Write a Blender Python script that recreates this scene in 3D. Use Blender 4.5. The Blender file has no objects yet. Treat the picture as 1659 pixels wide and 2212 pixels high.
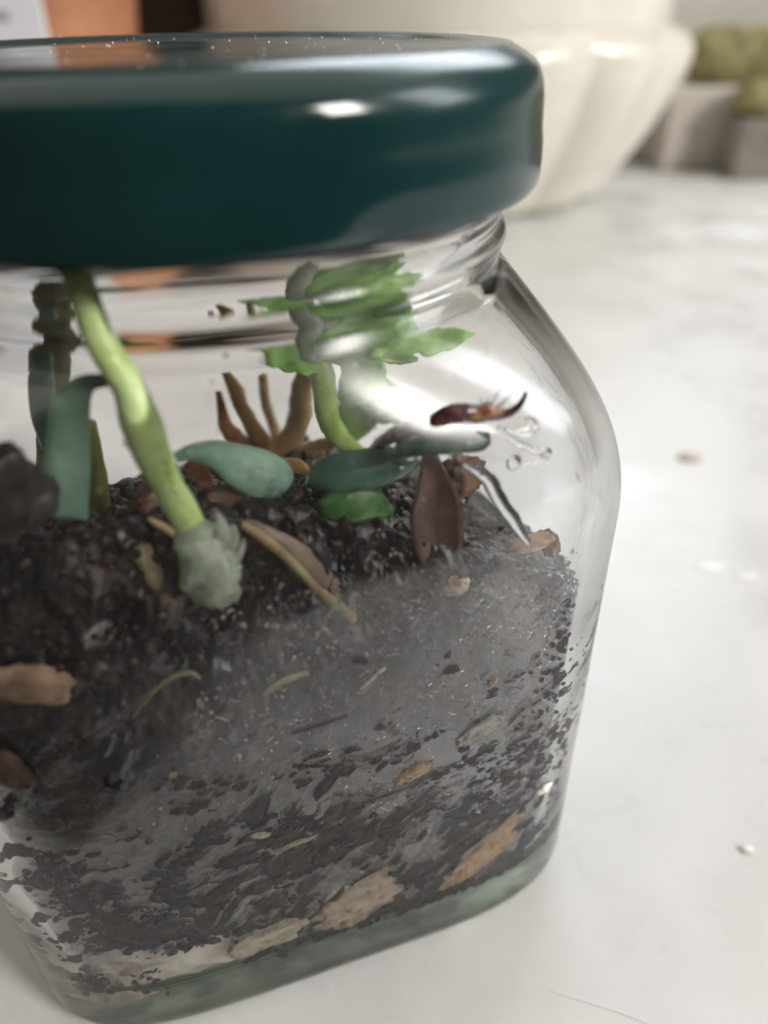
import bpy, math, random
import numpy as np

MM = 0.001
sc = bpy.context.scene
col = sc.collection

# ------------------------------------------------------------------ camera
CAM_H = 112.0
PITCH, ROLL, FPX = math.radians(33.8), math.radians(-0.93), 1661.0
PW, PH = 1659.0, 2212.0
FW = np.array([0, math.cos(PITCH), -math.sin(PITCH)])
UP0 = np.array([0, math.sin(PITCH), math.cos(PITCH)])
RT0 = np.array([1.0, 0, 0])
RT = math.cos(ROLL) * RT0 + math.sin(ROLL) * UP0
UP = -math.sin(ROLL) * RT0 + math.cos(ROLL) * UP0
EYE = np.array([0, 0, CAM_H])
from mathutils import Matrix
cam_d = bpy.data.cameras.new('camera')
cam = bpy.data.objects.new('camera', cam_d)
col.objects.link(cam)
cam_d.sensor_fit = 'VERTICAL'
cam_d.sensor_height = 36.0
cam_d.lens = FPX / PH * 36.0
cam_d.clip_start = 0.002
cam_d.clip_end = 20.0
m = Matrix(((RT[0], UP[0], -FW[0], 0), (RT[1], UP[1], -FW[1], 0), (RT[2], UP[2], -FW[2], CAM_H * MM), (0, 0, 0, 1)))
cam.matrix_world = m
cam_d.dof.use_dof = True
cam_d.dof.focus_distance = 0.086
cam_d.dof.aperture_fstop = 12.5
sc.camera = cam

# ------------------------------------------------------------------ world, window light, exposure
world = bpy.data.worlds.new('World')
sc.world = world
world.use_nodes = True
bg = world.node_tree.nodes['Background']
bg.inputs['Color'].default_value = (1.0, 0.93, 0.82, 1)
bg.inputs['Strength'].default_value = 0.09

win_d = bpy.data.lights.new('window_daylight', 'AREA')
win_d.shape = 'RECTANGLE'
win_d.size, win_d.size_y = 1.0, 0.8
win_d.energy = 11.5
win_d.color = (0.86, 0.93, 1.0)
win = bpy.data.objects.new('window_daylight', win_d)
win.location = (0.36, 1.65, 1.12)
win.rotation_euler = (math.radians(-56), 0, math.radians(-13))
col.objects.link(win)

room_d = bpy.data.lights.new('ceiling_glow', 'AREA')      # daylight thrown back by the ceiling
room_d.shape = 'RECTANGLE'
room_d.size, room_d.size_y = 5.0, 2.4
room_d.energy = 24.0
room_d.color = (1.0, 0.925, 0.80)
room = bpy.data.objects.new('ceiling_glow', room_d)
room.location = (0.2, 0.55, 2.1)
col.objects.link(room)

side_d = bpy.data.lights.new('side_window_daylight', 'AREA')
side_d.shape = 'RECTANGLE'
side_d.size, side_d.size_y = 0.32, 0.55
side_d.energy = 3.5
side_d.color = (0.90, 0.95, 1.0)
side = bpy.data.objects.new('side_window_daylight', side_d)
side.location = (1.02, 0.16, 0.66)
from mathutils import Vector
side.rotation_euler = (Vector((-0.02, 0.09, 0.05)) - Vector(side.location)).to_track_quat('-Z', 'Y').to_euler()
col.objects.link(side)

glow_d = bpy.data.lights.new('front_fill', 'AREA')     # added fill lamp, front right, to brighten the jar's near side
glow_d.shape = 'RECTANGLE'
glow_d.size, glow_d.size_y = 0.36, 0.55
glow_d.energy = 22.0
glow_d.color = (1.0, 0.96, 0.90)
glow = bpy.data.objects.new('front_fill', glow_d)
glow.location = (1.35, -0.78, 1.12)
glow.rotation_euler = (Vector((-0.02, 0.09, 0.05)) - Vector(glow.location)).to_track_quat('-Z', 'Y').to_euler()
col.objects.link(glow)

sc.view_settings.view_transform = 'Standard'
sc.view_settings.look = 'None'
sc.view_settings.exposure = 0.34
sc.view_settings.gamma = 1.0
sc.view_settings.use_curve_mapping = False
sc.render.engine = 'CYCLES'
cy = sc.cycles
cy.use_denoising = True
cy.max_bounces = 24
cy.transmission_bounces = 20
cy.transparent_max_bounces = 16
cy.diffuse_bounces = 5
cy.glossy_bounces = 8
cy.sample_clamp_indirect = 6.0
cy.blur_glossy = 0.3
cy.caustics_reflective = True
cy.caustics_refractive = True

# ------------------------------------------------------------------ jar frame of reference
JC = np.array([-18.9, 90.6])
PSI = math.radians(18)
TA = np.array([math.cos(PSI), math.sin(PSI)])      # along the front face
NB = -np.array([math.sin(PSI), -math.cos(PSI)])    # into the jar
JW, WALL = 40.3, 2.6


def J(a, b, z):
    """jar coordinates (along the front face, into the jar, up) to the room, mm"""
    p = JC + np.asarray(a)[..., None] * TA + np.asarray(b)[..., None] * NB
    return np.concatenate([p, np.asarray(z, float)[..., None] * np.ones(p.shape[:-1] + (1,))], -1)


def ray(x, y):
    return FW * FPX + (x - PW / 2) * RT - (y - PH / 2) * UP


def G(x, y, d):
    """a spot measured on the photograph, d mm behind the jar's front face -> jar coordinates"""
    dv = ray(x, y)
    N = np.array([NB[0], NB[1], 0])
    sh = 1.2 if d > 2.9 else 0.0                    # the glass slab lifts what is behind it
    off = N[:2] @ JC - JW + d - sh
    k = (off - EYE @ N) / (dv @ N)
    p = EYE + dv * k + N * sh
    L = p[:2] - JC
    return np.array([L @ TA, L @ NB, p[2]])


def GW(x, y, d):
    g = G(x, y, d)
    return J(np.array(g[0]), np.array(g[1]), np.array(g[2]))


def BK(x, y, Y):
    dv = ray(x, y)
    return EYE + dv * (Y / dv[1])


def TB(x, y, z=0.0):
    dv = ray(x, y)
    return EYE + dv * ((z - CAM_H) / dv[2])


# ------------------------------------------------------------------ noise
_rs = np.random.RandomState(7)
_perm = _rs.permutation(256)
_perm = np.concatenate([_perm, _perm, _perm])
_grad = _rs.normal(size=(256, 3))
_grad /= np.linalg.norm(_grad, axis=1)[:, None]


def pnoise(p):
    p = np.asarray(p, float)
    i = np.floor(p).astype(int)
    f = p - i
    u = f * f * f * (f * (f * 6 - 15) + 10)
    i &= 255
    out = 0
    for dx in (0, 1):
        wx = u[..., 0] if dx else 1 - u[..., 0]
        for dy in (0, 1):
            wy = u[..., 1] if dy else 1 - u[..., 1]
            for dz in (0, 1):
                wz = u[..., 2] if dz else 1 - u[..., 2]
                h = _perm[_perm[_perm[(i[..., 0] + dx) & 255] + ((i[..., 1] + dy) & 255)] + ((i[..., 2] + dz) & 255)]
                g = _grad[h]
                out = out + wx * wy * wz * (g[..., 0] * (f[..., 0] - dx) + g[..., 1] * (f[..., 1] - dy) + g[..., 2] * (f[..., 2] - dz))
    return out


def fbm(p, octaves=4, gain=0.5):
    p = np.asarray(p, float)
    s, a = 0, 1.0
    for k in range(octaves):
        s = s + a * pnoise(p * (2.03 ** k) + 17.3 * k)
        a *= gain
    return s


# ------------------------------------------------------------------ mesh helpers
def new_mesh(name, v, f, smooth=True, mat=None):
    me = bpy.data.meshes.new(name)
    me.from_pydata([tuple(x) for x in (np.asarray(v, float) * MM)], [], f)
    if smooth:
        me.polygons.foreach_set('use_smooth', [True] * len(me.polygons))
    me.update()
    if mat:
        me.materials.append(mat)
    return me


def recalc(me):
    import bmesh
    bm = bmesh.new()
    bm.from_mesh(me)
    bmesh.ops.recalc_face_normals(bm, faces=bm.faces)
    bm.to_mesh(me)
    bm.free()


def thing(name, label, cat, base, group=None, kind=None):
    o = bpy.data.objects.new(name, None)
    o.empty_display_size = 0.002
    col.objects.link(o)
    o.location = tuple(np.asarray(base) * MM)
    o['label'] = label
    o['category'] = cat
    if group:
        o['group'] = group
    if kind:
        o['kind'] = kind
    return o


def part(name, v, f, mat, parent, smooth=True, kind=None, label=None):
    base = np.array(parent['_abs']) if '_abs' in parent else np.array(parent.location) / MM
    me = new_mesh(name, np.asarray(v) - base, f, smooth, mat)
    recalc(me)
    o = bpy.data.objects.new(name, me)
    col.objects.link(o)
    o.parent = parent
    if kind:
        o['kind'] = kind
    if label:
        o['label'] = label
    return o


_subbase = {}


def subpart(name, v, f, mat, parent, base, smooth=True, kind=None):
    me = new_mesh(name, np.asarray(v) - np.asarray(base), f, smooth, mat)
    recalc(me)
    o = bpy.data.objects.new(name, me)
    col.objects.link(o)
    o.parent = parent
    if kind:
        o['kind'] = kind
    return o


def solo(name, v, f, mat, label=None, cat=None, group=None, kind=None, smooth=True):
    v = np.asarray(v, float)
    lo = v[:, 2].min()
    base = np.array([v[:, 0].mean(), v[:, 1].mean(), lo])
    me = new_mesh(name, v - base, f, smooth, mat)
    recalc(me)
    o = bpy.data.objects.new(name, me)
    o.location = tuple(base * MM)
    col.objects.link(o)
    if label:
        o['label'] = label
    if cat:
        o['category'] = cat
    if group:
        o['group'] = group
    if kind:
        o['kind'] = kind
    return o


def catmull(P, n=8):
    P = np.asarray(P, float)
    Q = np.vstack([2 * P[0] - P[1], P, 2 * P[-1] - P[-2]])
    out = []
    for i in range(1, len(Q) - 2):
        for k in range(n):
            t = k / n
            a, b, c, d = Q[i - 1], Q[i], Q[i + 1], Q[i + 2]
            out.append(0.5 * (2 * b + (c - a) * t + (2 * a - 5 * b + 4 * c - d) * t * t + (3 * b - a - 3 * c + d) * t ** 3))
    out.append(Q[-2])
    return np.array(out)


def frames(C, up):
    T = np.gradient(C, axis=0)
    T /= np.linalg.norm(T, axis=1)[:, None] + 1e-12
    U = np.asarray(up, float)
    if U.ndim == 1:
        U = np.tile(U, (len(C), 1))
    S = np.cross(T, U)
    S /= np.linalg.norm(S, axis=1)[:, None] + 1e-12
    N = np.cross(S, T)
    return T, S, N


TOCAM = np.array([-NB[0], -NB[1], 0.0])


def tube(ctrl, rad, n=8, seg=12, up=TOCAM, flat=1.0, noise=0.0, nf=0.6, seed=0):
    """closed tapered tube through world points (x,y,z); rad per control point; flat scales thickness along up"""
    C = catmull(ctrl, n)
    R = catmull(np.asarray(rad, float)[:, None] * np.ones((1, 1)), n)[:, 0]
    R = np.maximum(R, 0.02)
    T, S, N = frames(C, up)
    th = np.linspace(0, 2 * np.pi, seg, endpoint=False)
    ring = C[:, None] + R[:, None, None] * (np.cos(th)[None, :, None] * S[:, None] + flat * np.sin(th)[None, :, None] * N[:, None])
    if noise:
        d = ring - C[:, None]
        ring = C[:, None] + d * (1 + noise * fbm(ring * nf + seed, 3))[..., None]
    v = ring.reshape(-1, 3)
    f = []
    m_ = len(C)
    for i in range(m_ - 1):
        for j in range(seg):
            k = (j + 1) % seg
            f.append((i * seg + j, i * seg + k, (i + 1) * seg + k, (i + 1) * seg + j))
    v = np.vstack([v, C[0] - T[0] * R[0] * 0.45, C[-1] + T[-1] * R[-1] * 0.45])
    a, b = len(v) - 2, len(v) - 1
    for j in range(seg):
        k = (j + 1) % seg
        f.append((a, k, j))
        f.append((b, (m_ - 1) * seg + j, (m_ - 1) * seg + k))
    return v, f


def blade(ctrl, wid, thick, up, n=8, seg=9, cup=0.0, tooth=0.0, toothn=5, noise=0.15, seed=0):
    """leaf: centre line ctrl, half widths, thickness, up = face normal, cup = sag of the edges"""
    C = catmull(ctrl, n)
    Wd = catmull(np.asarray(wid, float)[:, None], n)[:, 0]
    Wd = np.maximum(Wd, 0.03)
    m_ = len(C)
    s = np.linspace(0, 1, m_)
    if tooth:
        saw = np.abs(((s * toothn) % 1.0) - 0.35)
        Wd = Wd * (1 - tooth * saw)
    T, S, N = frames(C, up)
    q = np.linspace(-1, 1, seg)
    th = thick * np.sqrt(np.maximum(0.03, 1 - q ** 2 * 0.97))
    base = C[:, None] + S[:, None] * (q[None, :, None] * Wd[:, None, None]) + N[:, None] * (cup * (q ** 2)[None, :, None] * Wd[:, None, None])
    base = base + N[:, None] * (noise * fbm(base * 0.35 + seed, 3))[..., None]
    tp = np.minimum(1, np.minimum(s, 1 - s) * 9 + 0.12)
    topv = base + N[:, None] * (th[None, :, None] * 0.5 * tp[:, None, None])
    botv = base - N[:, None] * (th[None, :, None] * 0.5 * tp[:, None, None])
    v = np.vstack([topv.reshape(-1, 3), botv.reshape(-1, 3)])
    off = m_ * seg
    f = []
    for i in range(m_ - 1):
        for j in range(seg - 1):
            a, b, c, d = i * seg + j, i * seg + j + 1, (i + 1) * seg + j + 1, (i + 1) * seg + j
            f.append((a, b, c, d))
            f.append((off + d, off + c, off + b, off + a))
        for j, flip in ((0, 0), (seg - 1, 1)):
            a, d = i * seg + j, (i + 1) * seg + j
            f.append((a, d, off + d, off + a) if not flip else (d, a, off + a, off + d))
    for i in (0, m_ - 1):
        for j in range(seg - 1):
            a, b = i * seg + j, i * seg + j + 1
            f.append((b, a, off + a, off + b) if i == 0 else (a, b, off + b, off + a))
    return v, f


_ico = {}


def ico(sub):
    if sub not in _ico:
        import bmesh
        bm = bmesh.new()
        bmesh.ops.create_icosphere(bm, subdivisions=sub, radius=1.0)
        bm.verts.ensure_lookup_table()
        _ico[sub] = (np.array([v.co[:] for v in bm.verts]), [tuple(v.index for v in f.verts) for f in bm.faces])
        bm.free()
    return _ico[sub]


def lump(centre, axes, size, sub=3, noise=0.25, nf=0.9, seed=0, power=1.0, pits=0.0):
    """stone / crumb: noise-deformed ellipsoid; axes 3x3 rows are directions, size the half extents"""
    v, f = ico(sub)
    d = np.sign(v) * np.abs(v) ** power
    r = 1 + noise * fbm(v * nf + seed * 3.7, 4, 0.55)
    if pits:
        pn = fbm(v * 4.5 + seed * 1.9, 2)
        r = r - pits * np.clip(pn - 0.12, 0, 1)
    p = (d * r[:, None] * np.asarray(size)) @ np.asarray(axes)
    return p + np.asarray(centre), f


def axes_face(rot=0.0):
    """axes lying in the front face: along, into, up; turned by rot in the face"""
    t = np.array([TA[0], TA[1], 0]); b = np.array([NB[0], NB[1], 0]); u = np.array([0, 0, 1.0])
    c, s = math.cos(rot), math.sin(rot)
    return np.array([c * t + s * u, b, -s * t + c * u])


def revolve_loop(rings, closed_axis=True):
    """rings: list of (N,3) arrays in order around a closed profile; first and last are poles (single points)"""
    n = len(rings[1])
    v = [rings[0]]
    idx = 1
    for r in rings[1:-1]:
        v.append(r)
    v.append(rings[-1])
    v = np.vstack(v)
    f = []
    k = len(rings) - 2
    for j in range(n):
        f.append((0, 1 + (j + 1) % n, 1 + j))
    for i in range(k - 1):
        a, b = 1 + i * n, 1 + (i + 1) * n
        for j in range(n):
            jj = (j + 1) % n
            f.append((a + j, a + jj, b + jj, b + j))
    a = 1 + (k - 1) * n
    e = len(v) - 1
    for j in range(n):
        f.append((a + j, a + (j + 1) % n, e))
    return v, f


# ------------------------------------------------------------------ materials
def new_mat(name):
    mt = bpy.data.materials.new(name)
    mt.use_nodes = True
    nt = mt.node_tree
    return mt, nt, nt.nodes['Principled BSDF']


def tex_mat(name, stops, lam=4.0, rough=(0.5, 0.5), detail=5, sss=0.0, sss_r=(1, 1, 1), sss_mm=1.0, bump=0.0, bump_lam=0.6,
            spec=0.5, coat=0.0, stretch=(1, 1, 1), trans=0.0, distortion=0.0):
    mt, nt, pb = new_mat(name)
    tc = nt.nodes.new('ShaderNodeTexCoord')
    mp = nt.nodes.new('ShaderNodeMapping')
    mp.inputs['Scale'].default_value = stretch
    nt.links.new(tc.outputs['Object'], mp.inputs['Vector'])
    nz = nt.nodes.new('ShaderNodeTexNoise')
    nz.inputs['Scale'].default_value = 1000.0 / lam
    nz.inputs['Detail'].default_value = detail
    nz.inputs['Roughness'].default_value = 0.6
    nz.inputs['Distortion'].default_value = distortion
    nt.links.new(mp.outputs['Vector'], nz.inputs['Vector'])
    cr = nt.nodes.new('ShaderNodeValToRGB')
    el = cr.color_ramp.elements
    while len(el) < len(stops):
        el.new(0.5)
    for e, (p, c) in zip(el, stops):
        e.position = 0.5 + (p - 0.5) * 0.68
        e.color = (c[0], c[1], c[2], 1)
    nt.links.new(nz.outputs['Fac'], cr.inputs['Fac'])
    nt.links.new(cr.outputs['Color'], pb.inputs['Base Color'])
    if rough[0] != rough[1]:
        mr = nt.nodes.new('ShaderNodeMapRange')
        mr.inputs['From Min'].default_value = 0.35
        mr.inputs['From Max'].default_value = 0.65
        mr.inputs['To Min'].default_value = rough[0]
        mr.inputs['To Max'].default_value = rough[1]
        nt.links.new(nz.outputs['Fac'], mr.inputs['Value'])
        nt.links.new(mr.outputs['Result'], pb.inputs['Roughness'])
    else:
        pb.inputs['Roughness'].default_value = rough[0]
    pb.inputs['Specular IOR Level'].default_value = spec
    if coat:
        pb.inputs['Coat Weight'].default_value = coat
        pb.inputs['Coat Roughness'].default_value = 0.08
    if sss:
        pb.inputs['Subsurface Weight'].default_value = sss
        pb.inputs['Subsurface Radius'].default_value = sss_r
        pb.inputs['Subsurface Scale'].default_value = sss_mm * MM
    if trans:
        pb.inputs['Transmission Weight'].default_value = trans
        pb.inputs['IOR'].default_value = 1.38
    if bump:
        n2 = nt.nodes.new('ShaderNodeTexNoise')
        n2.inputs['Scale'].default_value = 1000.0 / bump_lam
        n2.inputs['Detail'].default_value = 4
        nt.links.new(mp.outputs['Vector'], n2.inputs['Vector'])
        bp = nt.nodes.new('ShaderNodeBump')
        bp.inputs['Distance'].default_value = bump * MM
        bp.inputs['Strength'].default_value = 1.0
        nt.links.new(n2.outputs['Fac'], bp.inputs['Height'])
        nt.links.new(bp.outputs['Normal'], pb.inputs['Normal'])
    return mt


def glass_mat(name, ior, colr=(1, 1, 1), dens=0.0, acol=(0.7, 0.95, 0.8), rough=0.0):
    mt = bpy.data.materials.new(name)
    mt.use_nodes = True
    nt = mt.node_tree
    nt.nodes.remove(nt.nodes['Principled BSDF'])
    g = nt.nodes.new('ShaderNodeBsdfGlass')
    g.inputs['IOR'].default_value = ior
    g.inputs['Color'].default_value = (*colr, 1)
    g.inputs['Roughness'].default_value = rough
    out = nt.nodes['Material Output']
    nt.links.new(g.outputs['BSDF'], out.inputs['Surface'])
    if dens:
        va = nt.nodes.new('ShaderNodeVolumeAbsorption')
        va.inputs['Color'].default_value = (*acol, 1)
        va.inputs['Density'].default_value = dens
        nt.links.new(va.outputs['Volume'], out.inputs['Volume'])
    return mt


M = {}
def jar_glass(name, dens, acol, stipple=0.0):
    """handled glass: clear refraction, reflections softened by a smudgy film"""
    mt = bpy.data.materials.new(name)
    mt.use_nodes = True
    nt = mt.node_tree
    nt.nodes.remove(nt.nodes['Principled BSDF'])
    out = nt.nodes['Material Output']
    tc = nt.nodes.new('ShaderNodeTexCoord')
    nz = nt.nodes.new('ShaderNodeTexNoise')
    nz.inputs['Scale'].default_value = 55
    nz.inputs['Detail'].default_value = 4
    nt.links.new(tc.outputs['Object'], nz.inputs['Vector'])
    mr = nt.nodes.new('ShaderNodeMapRange')
    mr.inputs['From Min'].default_value, mr.inputs['From Max'].default_value = 0.36, 0.64
    mr.inputs['To Min'].default_value, mr.inputs['To Max'].default_value = 0.05, 0.23
    nt.links.new(nz.outputs['Fac'], mr.inputs['Value'])
    gl = nt.nodes.new('ShaderNodeBsdfGlossy')
    nt.links.new(mr.outputs['Result'], gl.inputs['Roughness'])
    rf = nt.nodes.new('ShaderNodeBsdfRefraction')
    rf.inputs['IOR'].default_value = 1.52
    rf.inputs['Roughness'].default_value = 0.35 if stipple else 0.0
    fr = nt.nodes.new('ShaderNodeFresnel')
    fr.inputs['IOR'].default_value = 1.52
    mx = nt.nodes.new('ShaderNodeMixShader')
    nt.links.new(fr.outputs['Fac'], mx.inputs['Fac'])
    nt.links.new(rf.outputs[0], mx.inputs[1])
    nt.links.new(gl.outputs[0], mx.inputs[2])
    last = mx
    if stipple:
        df = nt.nodes.new('ShaderNodeBsdfDiffuse')
        df.inputs['Color'].default_value = (0.82, 0.94, 0.83, 1)
        n2 = nt.nodes.new('ShaderNodeTexNoise')
        n2.inputs['Scale'].default_value = 180
        nt.links.new(tc.outputs['Object'], n2.inputs['Vector'])
        m2 = nt.nodes.new('ShaderNodeMapRange')
        m2.inputs['From Min'].default_value, m2.inputs['From Max'].default_value = 0.4, 0.6
        m2.inputs['To Min'].default_value, m2.inputs['To Max'].default_value = stipple * 0.5, stipple
        nt.links.new(n2.outputs['Fac'], m2.inputs['Value'])
        mx2 = nt.nodes.new('ShaderNodeMixShader')
        nt.links.new(m2.outputs['Result'], mx2.inputs['Fac'])
        nt.links.new(mx.outputs[0], mx2.inputs[1])
        nt.links.new(df.outputs[0], mx2.inputs[2])
        last = mx2
    nt.links.new(last.outputs[0], out.inputs['Surface'])
    va = nt.nodes.new('ShaderNodeVolumeAbsorption')
    va.inputs['Color'].default_value = (*acol, 1)
    va.inputs['Density'].default_value = dens
    nt.links.new(va.outputs['Volume'], out.inputs['Volume'])
    return mt


M['glass'] = jar_glass('jar_glass', 7.0, (0.80, 0.96, 0.85))
M['frosted'] = jar_glass('stippled_glass_base', 7.0, (0.80, 0.96, 0.85), 0.8)
M['water'] = glass_mat('water', 1.33)
M['lid'] = tex_mat('green_lid_paint', [(0.3, (0.0014, 0.023, 0.024)), (0.7, (0.0022, 0.031, 0.032))], lam=20, rough=(0.07, 0.24), spec=0.5, bump=0.004, bump_lam=1.5)
M['liner'] = tex_mat('lid_liner', [(0.3, (0.35, 0.35, 0.33)), (0.7, (0.45, 0.45, 0.43))], lam=10)
M['soil'] = tex_mat('potting_soil', [(0.30, (0.002, 0.0015, 0.0015)), (0.46, (0.005, 0.003, 0.0027)), (0.56, (0.017, 0.008, 0.0065)), (0.66, (0.042, 0.021, 0.016)), (0.80, (0.12, 0.075, 0.056))],
                    lam=5.5, rough=(0.18, 0.5), detail=9, bump=0.3, bump_lam=1.6, spec=0.7)
M['crumb'] = tex_mat('soil_crumb', [(0.3, (0.003, 0.002, 0.002)), (0.5, (0.014, 0.008, 0.0065)), (0.7, (0.05, 0.028, 0.02))],
                     lam=2.2, rough=(0.25, 0.6), detail=6, bump=0.12, bump_lam=0.5, spec=0.6)
M['fleck'] = tex_mat('pale_fleck', [(0.3, (0.07, 0.05, 0.045)), (0.5, (0.26, 0.23, 0.21)), (0.7, (0.72, 0.68, 0.63))], lam=9, rough=(0.15, 0.4), coat=0.6)
M['sand'] = tex_mat('pale_sand', [(0.3, (0.42, 0.35, 0.28)), (0.5, (0.62, 0.55, 0.46)), (0.7, (0.76, 0.71, 0.62))], lam=3.5, rough=(0.6, 0.8), bump=0.15, bump_lam=0.5)
M['stone_tan'] = tex_mat('tan_stone', [(0.3, (0.40, 0.26, 0.17)), (0.42, (0.72, 0.55, 0.41)), (0.6, (0.86, 0.73, 0.59)), (0.8, (0.93, 0.86, 0.75))], lam=1.7, rough=(0.6, 0.8), bump=0.35, bump_lam=0.7)
M['stone_cream'] = tex_mat('cream_stone', [(0.3, (0.55, 0.41, 0.26)), (0.45, (0.88, 0.77, 0.58)), (0.7, (0.95, 0.90, 0.77))], lam=1.7, rough=(0.6, 0.8), bump=0.35, bump_lam=0.7)
M['stone_pale'] = tex_mat('pale_stone', [(0.3, (0.55, 0.49, 0.40)), (0.5, (0.90, 0.87, 0.80)), (0.75, (0.95, 0.94, 0.90))], lam=1.5, rough=(0.55, 0.8), bump=0.35, bump_lam=0.6)
M['stone_orange'] = tex_mat('orange_stone', [(0.3, (0.50, 0.29, 0.16)), (0.5, (0.80, 0.57, 0.37)), (0.75, (0.90, 0.76, 0.58))], lam=1.7, rough=(0.55, 0.8), bump=0.3, bump_lam=0.6)
M['bark'] = tex_mat('bark', [(0.3, (0.05, 0.025, 0.018)), (0.5, (0.14, 0.075, 0.05)), (0.7, (0.30, 0.18, 0.11))], lam=3, rough=(0.5, 0.8), bump=0.2, bump_lam=0.8, stretch=(1, 1, 0.4))
M['bark_tan'] = tex_mat('tan_bark', [(0.3, (0.20, 0.12, 0.07)), (0.55, (0.42, 0.28, 0.18)), (0.75, (0.58, 0.44, 0.31))], lam=3, rough=(0.5, 0.8), bump=0.15, bump_lam=0.7)
M['bark_grey'] = tex_mat('grey_bark', [(0.3, (0.025, 0.02, 0.02)), (0.55, (0.075, 0.06, 0.057)), (0.75, (0.17, 0.14, 0.13))], lam=4, rough=(0.4, 0.7), bump=0.2, bump_lam=0.9)
M['orange_scale'] = tex_mat('dry_orange_scale', [(0.3, (0.25, 0.09, 0.03)), (0.6, (0.50, 0.22, 0.08)), (0.8, (0.62, 0.36, 0.18))], lam=3, rough=(0.4, 0.6), sss=0.2, sss_mm=0.8)
M['straw'] = tex_mat('straw', [(0.3, (0.42, 0.30, 0.14)), (0.6, (0.66, 0.52, 0.29)), (0.8, (0.78, 0.68, 0.45))], lam=2, rough=(0.4, 0.6))
M['needle'] = tex_mat('pale_needle', [(0.3, (0.40, 0.36, 0.20)), (0.6, (0.68, 0.62, 0.42)), (0.8, (0.80, 0.76, 0.60))], lam=1.5, rough=(0.4, 0.6))
M['olive_fibre'] = tex_mat('olive_fibre', [(0.3, (0.14, 0.11, 0.06)), (0.6, (0.30, 0.25, 0.14)), (0.8, (0.42, 0.36, 0.22))], lam=1.5, rough=(0.4, 0.6))
M['stem_green'] = tex_mat('pale_green_stem', [(0.3, (0.46, 0.60, 0.21)), (0.55, (0.58, 0.73, 0.32)), (0.75, (0.66, 0.79, 0.42))], lam=7, rough=(0.32, 0.45), sss=0.35, sss_r=(0.6, 1.0, 0.3), sss_mm=1.2, bump=0.16, bump_lam=1.1)
M['sheath'] = tex_mat('translucent_sheath', [(0.3, (0.42, 0.52, 0.38)), (0.55, (0.60, 0.68, 0.54)), (0.75, (0.78, 0.83, 0.70))], lam=4, rough=(0.12, 0.3), coat=0.6, trans=0.35, sss=0.6, sss_r=(0.8, 1.0, 0.7), sss_mm=1.5, stretch=(1, 1, 0.3), bump=0.05, bump_lam=0.7)
M['leaf_grey'] = tex_mat('grey_green_leaf', [(0.3, (0.11, 0.205, 0.15)), (0.55, (0.18, 0.30, 0.225)), (0.75, (0.27, 0.39, 0.31))], lam=6, rough=(0.3, 0.5), sss=0.2, sss_r=(0.5, 1, 0.5), sss_mm=0.8, bump=0.16, bump_lam=1.1)
M['leaf_teal'] = tex_mat('teal_leaf', [(0.3, (0.03, 0.085, 0.062)), (0.55, (0.06, 0.14, 0.10)), (0.75, (0.10, 0.20, 0.15))], lam=6, rough=(0.16, 0.3), coat=1.0, sss=0.15, sss_r=(0.5, 1, 0.5), sss_mm=0.8, bump=0.16, bump_lam=1.1)
M['leaf_green'] = tex_mat('fresh_green_leaf', [(0.3, (0.13, 0.29, 0.04)), (0.55, (0.24, 0.46, 0.085)), (0.75, (0.40, 0.60, 0.17))], lam=6, rough=(0.22, 0.4), sss=0.25, sss_r=(0.5, 1, 0.3), sss_mm=0.9, bump=0.16, bump_lam=1.1)
M['leaf_dark'] = tex_mat('deep_green_leaf', [(0.3, (0.03, 0.09, 0.02)), (0.55, (0.07, 0.18, 0.042)), (0.75, (0.14, 0.28, 0.07))], lam=6, rough=(0.22, 0.4), sss=0.15, sss_r=(0.5, 1, 0.3), sss_mm=0.9)
M['stalk_lime'] = tex_mat('lime_stalk', [(0.3, (0.22, 0.36, 0.05)), (0.55, (0.36, 0.50, 0.10)), (0.75, (0.50, 0.62, 0.20))], lam=6, rough=(0.2, 0.35), sss=0.4, sss_r=(0.6, 1, 0.3), sss_mm=1.2)
M['olive_stem'] = tex_mat('olive_stem', [(0.3, (0.09, 0.09, 0.02)), (0.55, (0.19, 0.19, 0.045)), (0.75, (0.28, 0.28, 0.08))], lam=5, rough=(0.35, 0.5), sss=0.2, sss_r=(0.6, 1, 0.3), sss_mm=1)
M['dark_stem'] = tex_mat('dark_olive_stem', [(0.3, (0.07, 0.065, 0.03)), (0.55, (0.16, 0.155, 0.07)), (0.75, (0.25, 0.24, 0.11))], lam=4, rough=(0.4, 0.6))
M['tan_stem'] = tex_mat('dry_tan_stem', [(0.3, (0.32, 0.16, 0.045)), (0.55, (0.55, 0.32, 0.11)), (0.75, (0.70, 0.48, 0.21))], lam=4, rough=(0.35, 0.55), sss=0.2, sss_mm=0.8, stretch=(1, 1, 0.3))
M['brown_leaf'] = tex_mat('dried_brown_leaf', [(0.3, (0.13, 0.085, 0.07)), (0.55, (0.24, 0.165, 0.13)), (0.75, (0.33, 0.25, 0.20))], lam=5, rough=(0.3, 0.5), sss=0.2, sss_mm=0.7, bump=0.16, bump_lam=1.1)
M['leaf_rim'] = tex_mat('tan_leaf_edge', [(0.3, (0.20, 0.13, 0.065)), (0.5, (0.37, 0.27, 0.13)), (0.72, (0.40, 0.40, 0.20))], lam=5, rough=(0.3, 0.45), sss=0.3, sss_mm=0.8)
M['plum_leaf'] = tex_mat('plum_brown_leaf', [(0.3, (0.055, 0.025, 0.022)), (0.55, (0.13, 0.07, 0.06)), (0.75, (0.24, 0.15, 0.13))], lam=5, rough=(0.25, 0.45), sss=0.2, sss_mm=0.7, stretch=(1, 1, 0.3), bump=0.16, bump_lam=1.1)
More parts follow.
